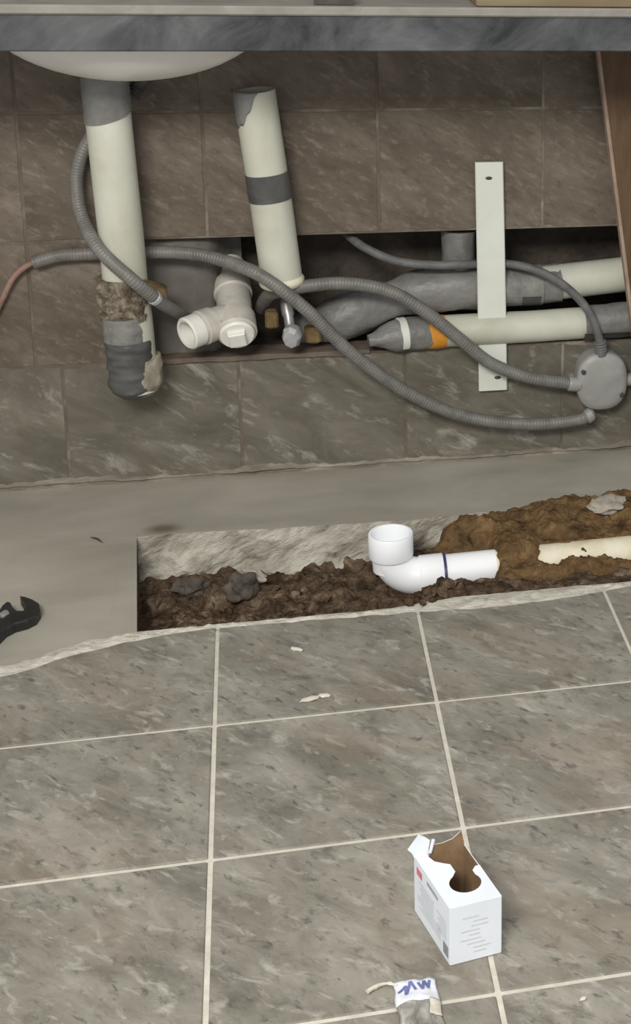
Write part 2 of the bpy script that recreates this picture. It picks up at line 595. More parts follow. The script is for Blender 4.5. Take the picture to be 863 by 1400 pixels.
def mortar_z(x, t):
    edge = math.sin(math.pi * min(1, max(0, t)))
    return SLAB + 0.001 + edge * (0.004 + 0.006 * max(-0.5, fr(x, t * 0.06, 2, 26)) + 0.003 * fr(x, t, 4, 70))


nt = 10
vs, fs = [], []
for j in range(nt):
    t = j / (nt - 1)
    for x in mx:
        a = cut_edge(x) - 0.004
        b = a + 0.034 + 0.030 * sstep(0.25, 0.4, x) + 0.012 * sstep(-0.1, -0.16, x) + (0.010 + 0.012 * sstep(-0.1, -0.16, x)) * fr(x, 7, 0, 12)
        if x > -0.14:
            b = min(b, y_front(x) - 0.001)
        vs.append((x, a + (b - a) * t, mortar_z(x, t)))
for j in range(nt - 1):
    for i in range(len(mx) - 1):
        n_ = len(mx)
        fs.append((j * n_ + i, j * n_ + i + 1, (j + 1) * n_ + i + 1, (j + 1) * n_ + i))
mb.add(vs, fs)
mb.build('mortar_edge', 'mortar', floor_o, smooth=60)

# ---------------------------------------------------------------- wall
CX0, CX1 = -0.127, 1.30
wall = MB()
WY, WB = 0.0006, 0.30
wall.box((FX0, WY, -0.2), (FX1, WB, 0.25))
wall.box((FX0, WY, 0.50), (FX1, WB, 1.6))
wall.box((FX0, WY, 0.25), (CX0, WB, 0.50))
wall.box((CX1, WY, 0.25), (FX1, WB, 0.50))
wall_o = wall.build('wall_back', 'wall_grout')
tag(wall_o, 'brown tiled wall with a long slot knocked out for pipes', kind='structure')
m = MB()
m.box((CX0, 0.17, 0.24), (CX1, 0.2, 0.51))
m.box((CX0, 0.008, 0.497), (CX1, 0.2, 0.51))
m.box((CX0, 0.008, 0.235), (CX1, 0.2, 0.252))
m.build('cavity_lining', 'cavity', wall_o)
m = MB()
gx = frange(CX0, 0.055, 24)
gz = frange(0.25, 0.5, 24)
n_ = len(gx)
m.add([(x, 0.026 + 0.010 * fr(x, 0, z, 14) + 0.09 * sstep(-0.01, 0.045, x), z) for z in gz for x in gx],
      [(j * n_ + i, j * n_ + i + 1, (j + 1) * n_ + i + 1, (j + 1) * n_ + i) for j in range(23) for i in range(23)])
m.build('grey_render_patch', 'render', wall_o, smooth=60)
m = MB()
lx = frange(CX0, 0.30, 60)
for i in range(len(lx)):
    pass
m.loops([[(x, -0.007 + 0.002 * fr(x, 1, 0, 20), 0.246 + 0.003 * fr(x, 2, 0, 15)), (x, -0.007 + 0.002 * fr(x, 1, 0, 20), 0.256 + 0.003 * fr(x, 3, 0, 15)),
          (x, 0.05, 0.258 + 0.003 * fr(x, 5, 0, 15)), (x, 0.05, 0.246)] for x in lx])
m.build('ledge', 'ledge', wall_o, smooth=30)


def wall_tile(x0, x1, z0, z1, mat, jb=0.0, jt=0.0, proud=0.0):
    n = 26
    e = 0.0006
    xs_ = frange(x0, x1, n)
    bot = [(x, z0 + (jb * abs(fr(x, 1, z0, 22)) + 0.3 * jb * fr(x, 2, 0, 90) if jb else 0)) for x in xs_]
    top = [(x, z1 - (jt * abs(fr(x, 5, z1, 22)) if jt else 0)) for x in reversed(xs_)]
    ol = bot + top
    cx, cz = (x0 + x1) / 2, (z0 + z1) / 2
    mm = MB()
    mm.loops([[(x, 0.010, z) for x, z in ol], [(x, e - proud, z) for x, z in ol],
              [(x + (e if x < cx else -e), -proud, z + (e if z < cz else -e)) for x, z in ol]])
    return mm.build('wall_tile', mat, wall_o, loc=(cx, 0, cz))


wg = 0.0030
for r, (z0, z1, off) in enumerate(((0.0, 0.25, -0.289), (0.25, 0.5, -0.336), (0.5, 0.75, -0.336), (0.75, 1.0, -0.336), (1.0, 1.25, -0.336))):
    for c in range(-3, 7):
        x0, x1 = off + c * S + wg, off + (c + 1) * S - wg
        if x0 > FX1 - 0.05:
            continue
        mat = 'dusty_tile' if r == 0 else 'wall_tile'
        pr = random.uniform(0, 0.0006)
        if r == 1:
            if x0 >= CX0 and x1 <= CX1 + 0.1:
                continue
            if x0 < CX0 < x1:
                x1 = CX0
            elif x0 < CX1 < x1:
                x0 = CX1
        wall_tile(x0, x1, z0 + (wg if r else 0.006), z1 - wg, mat, 0.006 if r == 2 and x1 > CX0 else 0.0, 0.010 if r == 0 and x1 > CX0 else 0.0, pr)

# rough mortar along the foot of the wall
m = MB()
bx = frange(FX0, FX1, 420)
prof = []
for x in bx:
    h = 0.010 + 0.014 * fr(x, 1, 0, 5) + 0.006 * fr(x, 3, 0, 30)
    h = max(0.006, h)
    d = 0.005 + 0.006 * fr(x, 6, 0, 8) + 0.002 * fr(x, 2, 0, 40)
    d = max(0.003, d)
    prof.append([(x, 0.003, -0.02), (x, 0.0, -0.02), (x, 0.0, 0.002), (x, -d, h * 0.35), (x, -d * 0.6, h * 0.85), (x, 0.003, h * 1.1)])
m.loops(prof)
m.build('base_mortar', 'base_mortar', wall_o, smooth=50)

# ---------------------------------------------------------------- soil in the trench
PIPE_Y, PIPE_Z, PIPE_R = -0.412, -0.055, 0.034


def soil_z(x, y):
    z = -0.088 + 0.024 * fr(x, y, 0, 9) + 0.010 * fr(x, y, 3, 34)
    if x < 0.1:
        z -= 0.022 * math.exp(-(((x + 0.015) / 0.035) ** 2 + ((y + 0.40) / 0.05) ** 2))
    rise = sstep(0.30, 0.46, x)
    z += rise * (0.030 + 0.030 * sstep(-0.47, -0.56, y))
    z += 0.055 * sstep(0.34, 0.40, x) * (1 - sstep(0.47, 0.56, x)) * sstep(-0.475, -0.535, y) * 0.6
    z = min(z, -0.030 + 0.012 * fr(x, y, 8, 25)) if x > 0.42 else z
    if x < 0.30:
        z = min(z, -0.055)
    z += 0.062 * math.exp(-((x - 0.352) / 0.045) ** 2 - ((y + 0.588) / 0.036) ** 2)
    return z


m = MB()
m.grid(frange(-0.158, 1.5, 420), frange(-0.655, -0.235, 120), soil_z)
soil_o = m.build('loose_soil', 'soil', smooth=70)
tag(soil_o, 'dark damp loose soil lying in the bottom of the open floor trench', 'soil', kind='stuff')


def mound_edge(x):
    pts = [(0.3, -0.345), (0.39, -0.314), (0.465, -0.282), (0.555, -0.256), (0.647, -0.238), (0.803, -0.232), (1.5, -0.22)]
    for (a, ya), (b, yb) in zip(pts, pts[1:]):
        if a <= x <= b:
            return ya + (yb - ya) * (x - a) / (b - a) + 0.012 * fr(x, 4, 0, 18)
    return -0.22


def mound_z(x, y):
    e = mound_edge(x)
    t = sstep(-0.425, e - 0.04, y)
    z = -0.030 + 0.006 * sstep(0.55, 0.62, x) + (0.042 - 0.006 * sstep(0.55, 0.62, x)) * t
    z += 0.011 * fr(x, y, 7, 12) + 0.009 * fr(x, y, 2, 40) + 0.003 * fr(x, y, 5, 110)
    z -= 0.10 * sstep(e - 0.028, e + 0.012, y)
    z -= 0.075 * sstep(0.47, 0.335, x + 0.02 * fr(x, y, 9, 20))
    # the pipe lies bare just past the elbow and again further right
    bare = 1 - sstep(0.47 + 0.02 * fr(x, y, 1, 40), 0.51, x)
    z -= 0.055 * bare * (1 - sstep(-0.385, -0.335, y))
    bare2 = sstep(0.565, 0.60, x + 0.02 * fr(x, y, 1, 30))
    z -= 0.004 * bare2 * (1 - sstep(-0.43, -0.40, y))
    cov = sstep(0.48, 0.51, x) * (1 - sstep(0.565, 0.60, x))
    z += 0.022 * cov * (1 - sstep(-0.41, -0.33, y))
    z -= (0.022 - 0.008 * sstep(0.55, 0.62, x)) * (1 - sstep(-0.445, -0.425, y)) - 0.008 * sstep(0.55, 0.62, x) * sstep(-0.44, -0.455, y) + 0.05 * (1 - sstep(-0.51, -0.47, y))
    return z


m = MB()
m.grid(frange(0.33, 1.5, 330), frange(-0.56, -0.19, 120), mound_z)
o = m.build('dirt_mound', 'dirt', smooth=70)
tag(o, 'tan dirt mound heaped along the back of the trench right of elbow', 'dirt', kind='stuff')


def rock(rad, seed, sq=(1, 1, 1), sub=2):
    import bmesh
    bm = bmesh.new()
    bmesh.ops.create_icosphere(bm, subdivisions=sub, radius=1.0)
    r_ = MB()
    vs = []
    for v in bm.verts:
        k = rad * (1 + 0.45 * noise.noise(v.co * 1.4 + Vector((seed, seed * 2.1, 0))) + 0.15 * noise.noise(v.co * 4 + Vector((seed, 1, 3))) + 0.05 * noise.noise(v.co * 11))
        vs.append((v.co.x * k * sq[0], v.co.y * k * sq[1], v.co.z * k * sq[2]))
    r_.add(vs, [tuple(v.index for v in f.verts) for f in bm.faces])
    bm.free()
    return r_


def rubble(name, loc, rad, seed, sq, mat, label, cat='stone', group=None, rot=0.0):
    o = rock(rad, seed, sq, 4).build(name, mat, smooth=60)
    o.location = loc
    o.rotation_euler = (0.2, 0.1, rot)
    return tag(o, label, cat, group)


rubble('stone', (0.736, -0.315, 0.012), 0.030, 1.3, (1.3, 0.8, 0.45), 'stone', 'pale stone half sunk in the tan dirt near right edge', rot=0.3)
rubble('stone', (0.487, -0.300, -0.004), 0.024, 4.1, (1.9, 0.6, 0.35), 'stone', 'long flat pale stone on dirt just behind the white elbow', rot=0.2)
rubble('stone', (0.036, -0.375, -0.070), 0.034, 6.6, (0.9, 0.7, 0.8), 'dark_stone', 'dark grey stone in the dark soil near trench left end', rot=0.7)
rubble('stone', (0.055, -0.345, -0.062), 0.020, 8.6, (1.4, 0.6, 0.7), 'stone', 'small pale stone chip perched on the dark grey trench stone', rot=-0.5)
rubble('stone', (-0.055, -0.335, -0.080), 0.026, 12.2, (1.2, 0.8, 0.7), 'dark_stone', 'brown stone beside trench left end wall', rot=0.2)
# earth clods by the elbow, uncountable crumbs
m = MB()
rnd = random.Random(5)
for k in range(150):
    x = rnd.uniform(-0.1, 0.75)
    y = rnd.uniform(-0.56, -0.32)
    z = soil_z(x, y) if x < 0.36 else max(soil_z(x, y), mound_z(x, y))
    if (x > 0.26 and abs(y - PIPE_Y) < 0.045) or x > 0.42:
        continue
    r = rnd.uniform(0.003, 0.011)
    rk = rock(r, k * 1.7, (1, 1, 0.8), 1)
    m.add([(p[0] + x, p[1] + y, p[2] + z + r * 0.2) for p in rk.v], rk.f)
for k in range(60):
    x, y = rnd.gauss(0.352, 0.030), rnd.gauss(-0.592, 0.020)
    r = rnd.uniform(0.004, 0.013)
    rk = rock(r, 300 + k * 1.7, (1, 1, 0.9), 1)
    z = max(soil_z(x, y), -0.06) if y > -0.625 else -0.001
    m.add([(p[0] + x, p[1] + y, p[2] + z + r * 0.4) for p in rk.v], rk.f)
o = m.build('soil_crumbs', 'soil', smooth=50)
tag(o, 'dark crumbs of earth scattered over the soil below the white elbow', 'soil', kind='stuff')

# ================================================================== COUNTER AND SINK
ct = thing('countertop', (0.2, -0.4, 0.926), 'pale countertop with a stained slate-grey front band above the pipes', 'countertop')
BX, BY, BA, BB = -0.114, -0.21, 0.25, 0.165
x0, x1, y0, y1 = FX0 + 0.2, FX1 - 0.2, -0.405, -0.0
angs = sorted([2 * math.pi * k / 64 for k in range(64)] + [math.atan2((yy - BY), (xx - BX)) % (2 * math.pi) for xx in (x0, x1) for yy in (y0, y1)])
inn, outr = [], []
for a in angs:
    c, s = math.cos(a), math.sin(a)
    rr = 1 / math.sqrt((c / 0.19) ** 2 + (s / 0.075) ** 2)
    inn.append((BX + c * rr, BY + 0.055 + s * rr))
    tx = ((x1 - BX) / c if c > 0 else (x0 - BX) / c) if abs(c) > 1e-6 else 1e9
    ty = ((y1 - BY) / s if s > 0 else (y0 - BY) / s) if abs(s) > 1e-6 else 1e9
    tt = min(tx, ty)
    outr.append((BX + c * tt, BY + s * tt))
m = MB()
m.loops([[(x, y, 1.0) for x, y in outr], [(x, y, 1.0) for x, y in inn], [(x, y, 0.975) for x, y in inn], [(x, y, 0.975) for x, y in outr]], closed=True)
m.build('top_slab', 'counter_top', ct)
m = MB()
m.box((x0, -0.412, 0.986), (x1, -0.400, 1.002), 0.003)
m.build('front_lip', 'lip', ct)
m = MB()
m.box((x0, -0.406, 0.926), (x1, -0.380, 0.987), 0.002)
m.build('front_band', 'counter_band', ct)

sk = thing('sink_basin', (BX, BY, 0.845), 'pale ceramic sink bowl bulging below the counter band', 'sink')
m = MB()
prof = []
for k in range(15):
    a = math.pi / 2 * k / 14
    prof.append((max(0.004, math.sin(a)) * 0.25, 1.0 - 0.153 * math.cos(a) ** 0.9 if k < 14 else 0.974))
inner = [(r * 0.95, h + 0.010) for r, h in reversed(prof)]
inner[0] = (0.240, 0.974)
m.lathe([(r, h) for r, h in prof] + inner, (BX, BY, 0), (0, 0, 1), 48, ref=(1, 0, 0), sx=1.0, sy=BB / 0.25)
m.build('bowl', 'ceramic', sk, smooth=50)
hp = spline([(-0.085, -0.10, 0.872), (-0.098, -0.07, 0.845), (-0.112, -0.052, 0.815), (-0.125, -0.05, 0.79)], 0.002)
m = MB()
m.tube(hp, 0.013, 12, rfun=lambda i, a, r, p: r + 0.0022 * math.sin(i * 2 * math.pi / 4))
m.build('dark_ribbed_tube', 'dark_tape', sk, smooth=60)  # short dark ribbed tube between bowl and drain pipe

m = MB()
m.box((0.468, -0.388, 1.001), (1.35, -0.22, 1.022), 0.002)
o = m.build('wooden_board', 'board')
tag(o, 'pale wooden board lying on the countertop at upper right', 'board')
m = MB()
m.prism([(0.195, -0.375, 1.001), (0.262, -0.377, 1.001), (0.25, -0.30, 1.001), (0.225, -0.29, 1.001)], (0, 0, 0.022))
o = m.build('scrap_block', 'dark_scrap')
tag(o, 'small dark wedge-shaped scrap lying on the countertop left of board', 'scrap')

# ================================================================== PIPES
# tall drain pipe below the sink
P1 = [(-0.170, -0.085, 0.845), (-0.168, -0.085, 0.771), (-0.158, -0.085, 0.52), (-0.156, -0.085, 0.434), (-0.152, -0.085, 0.347), (-0.1495, -0.085, 0.243), (-0.1485, -0.085, 0.214)]


def along(pts, z):
    for a, b in zip(pts, pts[1:]):
        if a[2] >= z >= b[2]:
            t = (a[2] - z) / (a[2] - b[2])
            return Vector(a).lerp(Vector(b), t)
    return Vector(pts[-1] if z < pts[-1][2] else pts[0])


dp = thing('drain_pipe', P1[-1], 'thick aged white drain pipe hanging below sink, crusted and taped at the bottom', 'pipe')
R1 = 0.0405
m = MB()
m.tube([along(P1, z) for z in frange(0.845, 0.40, 24)], R1, 28)
m.build('pipe_body', 'old_pvc', dp, smooth=40)
m = MB()
zs = frange(0.848, 0.770, 10)
m.tube([along(P1, z) for z in zs], R1 + 0.0018, 28, rfun=lambda i, a, r, p: r + 0.001 * noise.noise(Vector((a, i * 0.4, 0))))
# slanting lower rim of the grey band around the pipe top
for i in range(28):
    v = m.v[9 * 28 + i]
    m.v[9 * 28 + i] = (v[0], v[1], v[2] - 0.010 - 0.012 * math.sin(i / 28 * 2 * math.pi + 0.7))
m.build('grey_top_band', 'tape', dp, smooth=40)
m = MB()
zs = frange(0.452, 0.372, 26)
m.tube([along(P1, z) + Vector((-0.006, -0.002, 0)) for z in zs], [R1 + 0.003 + 0.003 * math.sin(k / 25 * math.pi) for k in range(26)], 36,
       rfun=lambda i, a, r, p: r + 0.006 * noise.noise(Vector((math.cos(a) * 2, math.sin(a) * 2, p.z * 45))) + 0.005 * noise.noise(Vector((math.cos(a) * 6, math.sin(a) * 6, p.z * 120))))
m.build('crusted_joint', 'rust', dp, smooth=60)
m = MB()
zs = frange(0.40, 0.225, 20)
m.tube([along(P1, z) for z in zs], R1 + 0.0015, 28)
m.build('lower_sleeve', 'old_pvc', dp, smooth=40)
zs = frange(0.378, 0.330, 12)
m = MB()
m.tube([along(P1, z) + Vector((-0.006, -0.006, 0)) for z in zs], R1 + 0.002, 28,
       rfun=lambda i, a, r, p: r + 0.004 * noise.noise(Vector((math.cos(a) * 2, math.sin(a) * 2, p.z * 70))))
m.build('tape_collar', 'tape', dp, smooth=50)
zs = frange(0.330, 0.212, 26)
m = MB()
m.tube([along(P1, z) + Vector((-0.005, -0.008, 0)) for z in zs], [R1 + 0.002 - 0.02 * sstep(20, 25, k) for k in range(26)], 30,
       rfun=lambda i, a, r, p: r + 0.003 * noise.noise(Vector((math.cos(a) * 2, math.sin(a) * 2, p.z * 60))) + 0.0007 * math.sin(p.z * 430 + 3 * math.cos(a) + 2 * noise.noise(Vector((a, p.z * 30, 0)))) + 0.003 * noise.noise(Vector((math.cos(a) * 1.5, math.sin(a) * 1.5, p.z * 110))))
m.build('dark_wrap', 'dark_tape', dp, smooth=50)
zs = frange(0.292, 0.200, 16)
m = MB()
m.tube([along(P1, z) + Vector((0.007, 0.0, 0)) for z in zs], [R1 + 0.004 - 0.026 * sstep(8, 15, k) for k in range(16)], 28,
       rfun=lambda i, a, r, p: r + 0.003 * noise.noise(Vector((math.cos(a) * 2, math.sin(a) * 2, p.z * 60))))
m.build('torn_film_end', 'dirty_pvc', dp, smooth=50)
m = MB()
m.box((-0.128, -0.108, 0.424), (-0.082, -0.078, 0.447), 0.003)
for i, v in enumerate(m.v):
    m.v[i] = (v[0], v[1], v[2] - (v[0] + 0.128) * 0.35)
m.build('brass_clip', 'brass', dp, smooth=30)

# cut vent pipe
P2 = [(0.0915, -0.055, 0.800), (0.107, -0.055, 0.663), (0.1155, -0.055, 0.584), (0.129, -0.055, 0.444), (0.1315, -0.055, 0.412)]
vp = thing('vent_pipe', P2[-1], 'open cut white pipe with a dark grey tape band standing before the wall', 'pipe')
R2 = 0.0395
m = MB()
pp = [along(P2, z) for z in frange(0.800, 0.416, 20)]
ax = (pp[0] - pp[-1]).normalized()
m.loops([[c + (Vector((0, -1, 0)).cross(ax).normalized() * math.cos(a) + Vector((0, -1, 0)) * math.sin(a)) * r for a in [2 * math.pi * k / 28 for k in range(28)]]
         for c, r in [(pp[0] - ax * 0.10, R2 - 0.005), (pp[0], R2 - 0.005), (pp[0], R2)] + [(q, R2) for q in pp[1:]]])
m.build('pipe_body', 'old_pvc', vp, smooth=40)
m = MB()
m.tube([along(P2, z) for z in frange(0.641, 0.588, 8)], R2 + 0.002, 28, rfun=lambda i, a, r, p: r + 0.0012 * noise.noise(Vector((a, p.z * 60, 0))))
m.build('tape_band', 'dark_tape', vp, smooth=40)
# torn strip of tape left at the top rim, covering the left of the pipe
m = MB()
n1, n2 = 30, 8
vs, fs = [], []
for j in range(n2):
    for i in range(n1):
        a = math.radians(165 + 115 * i / (n1 - 1))
        low = 0.052 + 0.022 * math.sin(math.pi * i / (n1 - 1) * 1.25) - 0.038 * (i / (n1 - 1)) ** 2 + 0.003 * math.sin(i * 0.9)
        z = 0.801 - low * j / (n2 - 1)
        c = along(P2, z)
        vs.append((c.x + math.cos(a) * (R2 + 0.0016), c.y + math.sin(a) * (R2 + 0.0016), z))
fs = [(j * n1 + i, j * n1 + i + 1, (j + 1) * n1 + i + 1, (j + 1) * n1 + i) for j in range(n2 - 1) for i in range(n1 - 1)]
m.add(vs, fs)
o = m.build('torn_tape', 'tape', vp, smooth=40)
sol = o.modifiers.new('thickness', 'SOLIDIFY')
sol.thickness = 0.0012
m = MB()
m.tube([along(P2, z) for z in frange(0.432, 0.412, 5)], [R2 + 0.001, R2 + 0.004, R2 + 0.004, R2 + 0.002, R2 - 0.004], 28)
m.build('bottom_collar', 'cream_pvc', vp, smooth=40)
m = MB()
m.tube(spline([(0.1305, -0.055, 0.432), (0.131, -0.02, 0.434), (0.131, 0.04, 0.436), (0.131, 0.16, 0.438)], 0.01), 0.018, 18)
m.build('elbow_into_wall', 'dark_tape', vp, smooth=50)

# wye fitting
wy = thing('wye_fitting', (0.040, 0.0, 0.32), 'chalky white wye fitting with a square plug, branch mouth open to the left', 'pipe fitting')
run = Vector((0.05, -0.90, -0.42)).normalized()
c0 = Vector((0.038, 0.0, 0.362))
m = MB()
m.lathe([(0.029, -0.12), (0.029, -0.062), (0.036, -0.060), (0.0375, -0.03), (0.034, -0.026), (0.0325, 0.035), (0.038, 0.040), (0.039, 0.082), (0.035, 0.086), (0.034, 0.075)], c0, run, 28)
m.build('run_body', 'wye_pvc', wy, smooth=35)
br = Vector((-0.80, -0.58, -0.13)).normalized()
cb = c0 + run * 0.030
m = MB()
m.lathe([(0.022, 0.0), (0.029, 0.025), (0.030, 0.052), (0.034, 0.054), (0.035, 0.078), (0.031, 0.081), (0.030, 0.086)], cb, br, 28)
b_o = m.build('branch_body', 'wye_pvc', wy, smooth=35)
m = MB()
m.lathe([(0.029, 0.082), (0.0325, 0.086), (0.0325, 0.110), (0.029, 0.113), (0.0245, 0.112), (0.023, 0.080), (0.012, 0.079), (0.002, 0.079)], cb, br, 28)
m.build('branch_mouth', 'plug', wy, smooth=35)
m = MB()
m.lathe([(0.034, 0.074), (0.034, 0.090), (0.031, 0.094), (0.010, 0.0945)], c0, run, 28)
pl = m.build('plug', 'plug', wy, smooth=35)
uu = run.cross(Vector((0, 0, 1))).normalized()
ww = run.cross(uu)
m = MB()
m.loops([[c0 + run * h + (uu * math.cos(a) + ww * math.sin(a)) * r for a in [math.pi / 4 + 0.15 + math.pi / 2 * k for k in range(4)]] for h, r in ((0.088, 0.0235), (0.106, 0.0225), (0.108, 0.0205))])
m.build('square_head', 'plug', pl)

# small silver stop valve
sv = thing('stop_valve', (0.144, -0.03, 0.30), 'small bright silver stop valve beside the wye fitting', 'valve')
m = MB()
m.lathe([(0.012, 0.0), (0.0125, 0.05), (0.010, 0.055), (0.010, 0.088)], (0.136, 0.03, 0.375), (0.10, -0.62, -0.75), 16)
m.build('valve_stem', 'steel', sv, smooth=35)
m = MB()
m.lathe([(0.006, -0.012), (0.018, -0.010), (0.022, -0.002), (0.0225, 0.010), (0.017, 0.019), (0.006, 0.021)], (0.148, -0.045, 0.308), (-0.25, -0.72, -0.25), 8, sx=1.15, sy=0.85)
m.build('valve_cap', 'chrome', sv, smooth=30)
m = MB()
m.box((0.096, -0.006, 0.308), (0.122, 0.03, 0.342), 0.004)
m.build('brass_nut', 'brass', sv, smooth=30)
m = MB()
m.box((0.172, -0.006, 0.272), (0.206, 0.03, 0.306), 0.005)
o = m.build('wood_chip', 'brass')
tag(o, 'tan wooden wedge in the wall slot right of the silver valve', 'wedge')

# upper horizontal pipe
up = thing('upper_pipe', (0.5, 0.04, 0.33), 'upper horizontal white pipe in wall slot, its left half wrapped in grey tape', 'pipe')
m = MB()
m.tube([Vector((0.640, 0.04, 0.366)).lerp(Vector((1.31, 0.04, 0.419)), t) for t in frange(0, 1, 14)], 0.0375, 28, rfun=lump(0.0008, 20))
m.build('white_length', 'old_pvc', up, smooth=40)
path = spline([(0.700, 0.04, 0.369), (0.652, 0.04, 0.366), (0.60, 0.04, 0.366), (0.537, 0.038, 0.368), (0.47, 0.032, 0.370), (0.40, 0.036, 0.362), (0.345, 0.036, 0.347), (0.30, 0.036, 0.331), (0.25, 0.036, 0.314), (0.21, 0.045, 0.298), (0.17, 0.07, 0.282)], 0.006)


def tape_r(i, a, r, p):
    x = p.x
    r = 0.041 + 0.007 * sstep(0.62, 0.54, x) - 0.010 * sstep(0.40, 0.35, x) + 0.010 * sstep(0.34, 0.28, x) - 0.018 * sstep(0.24, 0.18, x)
    d = Vector((math.cos(a), math.sin(a), 0))
    return r + 0.006 * noise.noise(Vector((p.x * 14, d.x * 1.2, d.y * 1.2))) + 0.0022 * noise.noise(Vector((p.x * 60 + a * 4, d.x * 2, d.y * 2)))


m = MB()
m.tube(path, 0.04, 32, rfun=tape_r)
tp = m.build('tape_wrapping', 'tape', up, smooth=50)
m = MB()
m.tube([(0.575, 0.04, 0.366), (0.60, 0.04, 0.366), (0.66, 0.04, 0.3665)], [0.0425, 0.0435, 0.0435], 28, rfun=lambda i, a, r, p: r)
m.build('tape_cuff', 'tape', up, smooth=40)
m = MB()
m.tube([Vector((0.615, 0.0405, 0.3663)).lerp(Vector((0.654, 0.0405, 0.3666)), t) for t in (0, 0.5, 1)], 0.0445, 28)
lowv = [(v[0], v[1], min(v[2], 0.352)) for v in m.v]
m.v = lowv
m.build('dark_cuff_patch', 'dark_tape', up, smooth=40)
m = MB()
m.tube([(0.488, 0.045, 0.395), (0.488, 0.045, 0.44), (0.488, 0.045, 0.49)], [0.036, 0.034, 0.034], 24, rfun=lump(0.004, 30))
m.build('taped_stub', 'tape', up, smooth=50)

# lower horizontal pipe
lo = thing('lower_pipe', (0.6, 0.0, 0.254), 'lower horizontal white pipe in wall slot with grey taped ends and orange sealant', 'pipe')
LP = [(1.298, 0.0, 0.314), (0.907, 0.0, 0.297), (0.748, 0.0, 0.290), (0.623, 0.0, 0.287), (0.471, 0.0, 0.286), (0.381, -0.006, 0.286), (0.329, -0.016, 0.284), (0.297, -0.020, 0.279)]
LPv = [Vector(p) for p in LP]


def lpx(x):
    for a, b in zip(LPv, LPv[1:]):
        if a.x >= x >= b.x:
            return a.lerp(b, (a.x - x) / (a.x - b.x))
    return LPv[-1]


m = MB()
m.tube([lpx(x) for x in frange(0.750, 0.43, 16)], 0.0335, 28, rfun=lump(0.0008, 25))
m.build('white_length', 'old_pvc', lo, smooth=40)
m = MB()
xs_ = frange(0.440, 0.296, 30)
m.tube([lpx(x) for x in xs_], [0.0345 - 0.021 * sstep(0.36, 0.296, x) for x in xs_], 28, rfun=lump(0.003, 35))
m.build('taped_end', 'tape', lo, smooth=50)
m = MB()
m.tube([lpx(x) for x in (0.452, 0.44, 0.425, 0.418)], [0.0342, 0.0352, 0.0355, 0.0346], 28, rfun=lambda i, a, r, p: r + 0.001 * noise.noise(Vector((a * 2, i, 0))))
m.build('orange_sealant', 'orange', lo, smooth=40)
m = MB()
m.tube([lpx(x) for x in (0.374, 0.372, 0.359, 0.357)], [0.0338, 0.0360, 0.0360, 0.0336], 28)
m.v = [(v[0], v[1], max(v[2], 0.262)) for v in m.v]
m.build('white_clip', 'strap', lo, smooth=40)
m = MB()
m.tube([lpx(x) for x in frange(1.297, 0.745, 34)], 0.0365, 28, rfun=lump(0.003, 25))
rt = m.build('taped_length', 'tape', lo, smooth=50)
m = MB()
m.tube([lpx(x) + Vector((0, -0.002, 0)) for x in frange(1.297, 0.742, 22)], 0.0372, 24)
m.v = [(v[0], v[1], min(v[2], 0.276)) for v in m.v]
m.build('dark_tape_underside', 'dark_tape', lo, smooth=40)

# ---------------------------------------------------------------- flexible conduits


def conduit(name, pts, rad, label, cat, mat='hose', rib=0.0005, pitch=0.006):
    t = thing(name, pts[0], label, cat)
    sp = spline(pts, pitch / 4)
    mm = MB()
    mm.tube(sp, rad, 14, rfun=lambda i, a, r, p: r + (rib * math.sin(i * math.pi / 2 + a * 0.0) if rib else 0))
    mm.build('sheath', mat, t, smooth=70)
    return t, sp


def ferrule(t, sp, i0, i1, rad, mat='steel', name='ferrule'):
    mm = MB()
    seg = sp[i0:i1]
    mm.tube(seg, [rad * (0.9 if k in (0, len(seg) - 1) else 1.0) for k in range(len(seg))], 16)
    return mm.build(name, mat, t, smooth=40)


H1 = [(-0.188, -0.028, 0.735), (-0.206, -0.028, 0.708), (-0.226, -0.030, 0.668), (-0.235, -0.035, 0.623), (-0.227, -0.065, 0.568), (-0.196, -0.120, 0.517), (-0.14, -0.148, 0.464), (-0.099, -0.12, 0.414), (-0.073, -0.06, 0.372), (-0.045, 0.015, 0.325)]
t, sp = conduit('flexible_conduit', H1, 0.0125, 'grey ribbed conduit looping in front of the drain pipe towards the wye', 'conduit')
n = len(sp)
i0 = min(range(n), key=lambda i: (sp[i] - Vector((-0.103, -0.122, 0.418))).length)
ferrule(t, sp, i0 - 4, i0 + 4, 0.0138, 'chrome')

H2 = [(-0.324, -0.018, 0.466), (-0.278, -0.018, 0.478), (-0.219, -0.018, 0.48), (-0.12, -0.02, 0.48), (-0.039, -0.03, 0.477), (0.029, -0.06, 0.467), (0.096, -0.108, 0.447), (0.176, -0.11, 0.377), (0.258, -0.09, 0.279), (0.36, -0.065, 0.186), (0.479, -0.05, 0.117), (0.618, -0.045, 0.086), (0.728, -0.04, 0.087), (0.762, -0.035, 0.099)]
t, sp = conduit('flexible_conduit', H2, 0.0128, 'longest grey ribbed conduit sweeping low across wall to the round box', 'conduit')
ferrule(t, sp, len(sp) - 16, len(sp) - 2, 0.0155, 'galv')
m = MB()
m.tube(spline([(-0.50, -0.010, 0.22), (-0.434, -0.012, 0.307), (-0.389, -0.014, 0.385), (-0.362, -0.016, 0.436), (-0.335, -0.018, 0.461), (-0.316, -0.018, 0.468)], 0.006), 0.0058, 10)
m.build('wire_tail', 'pink_wire', t, smooth=60)

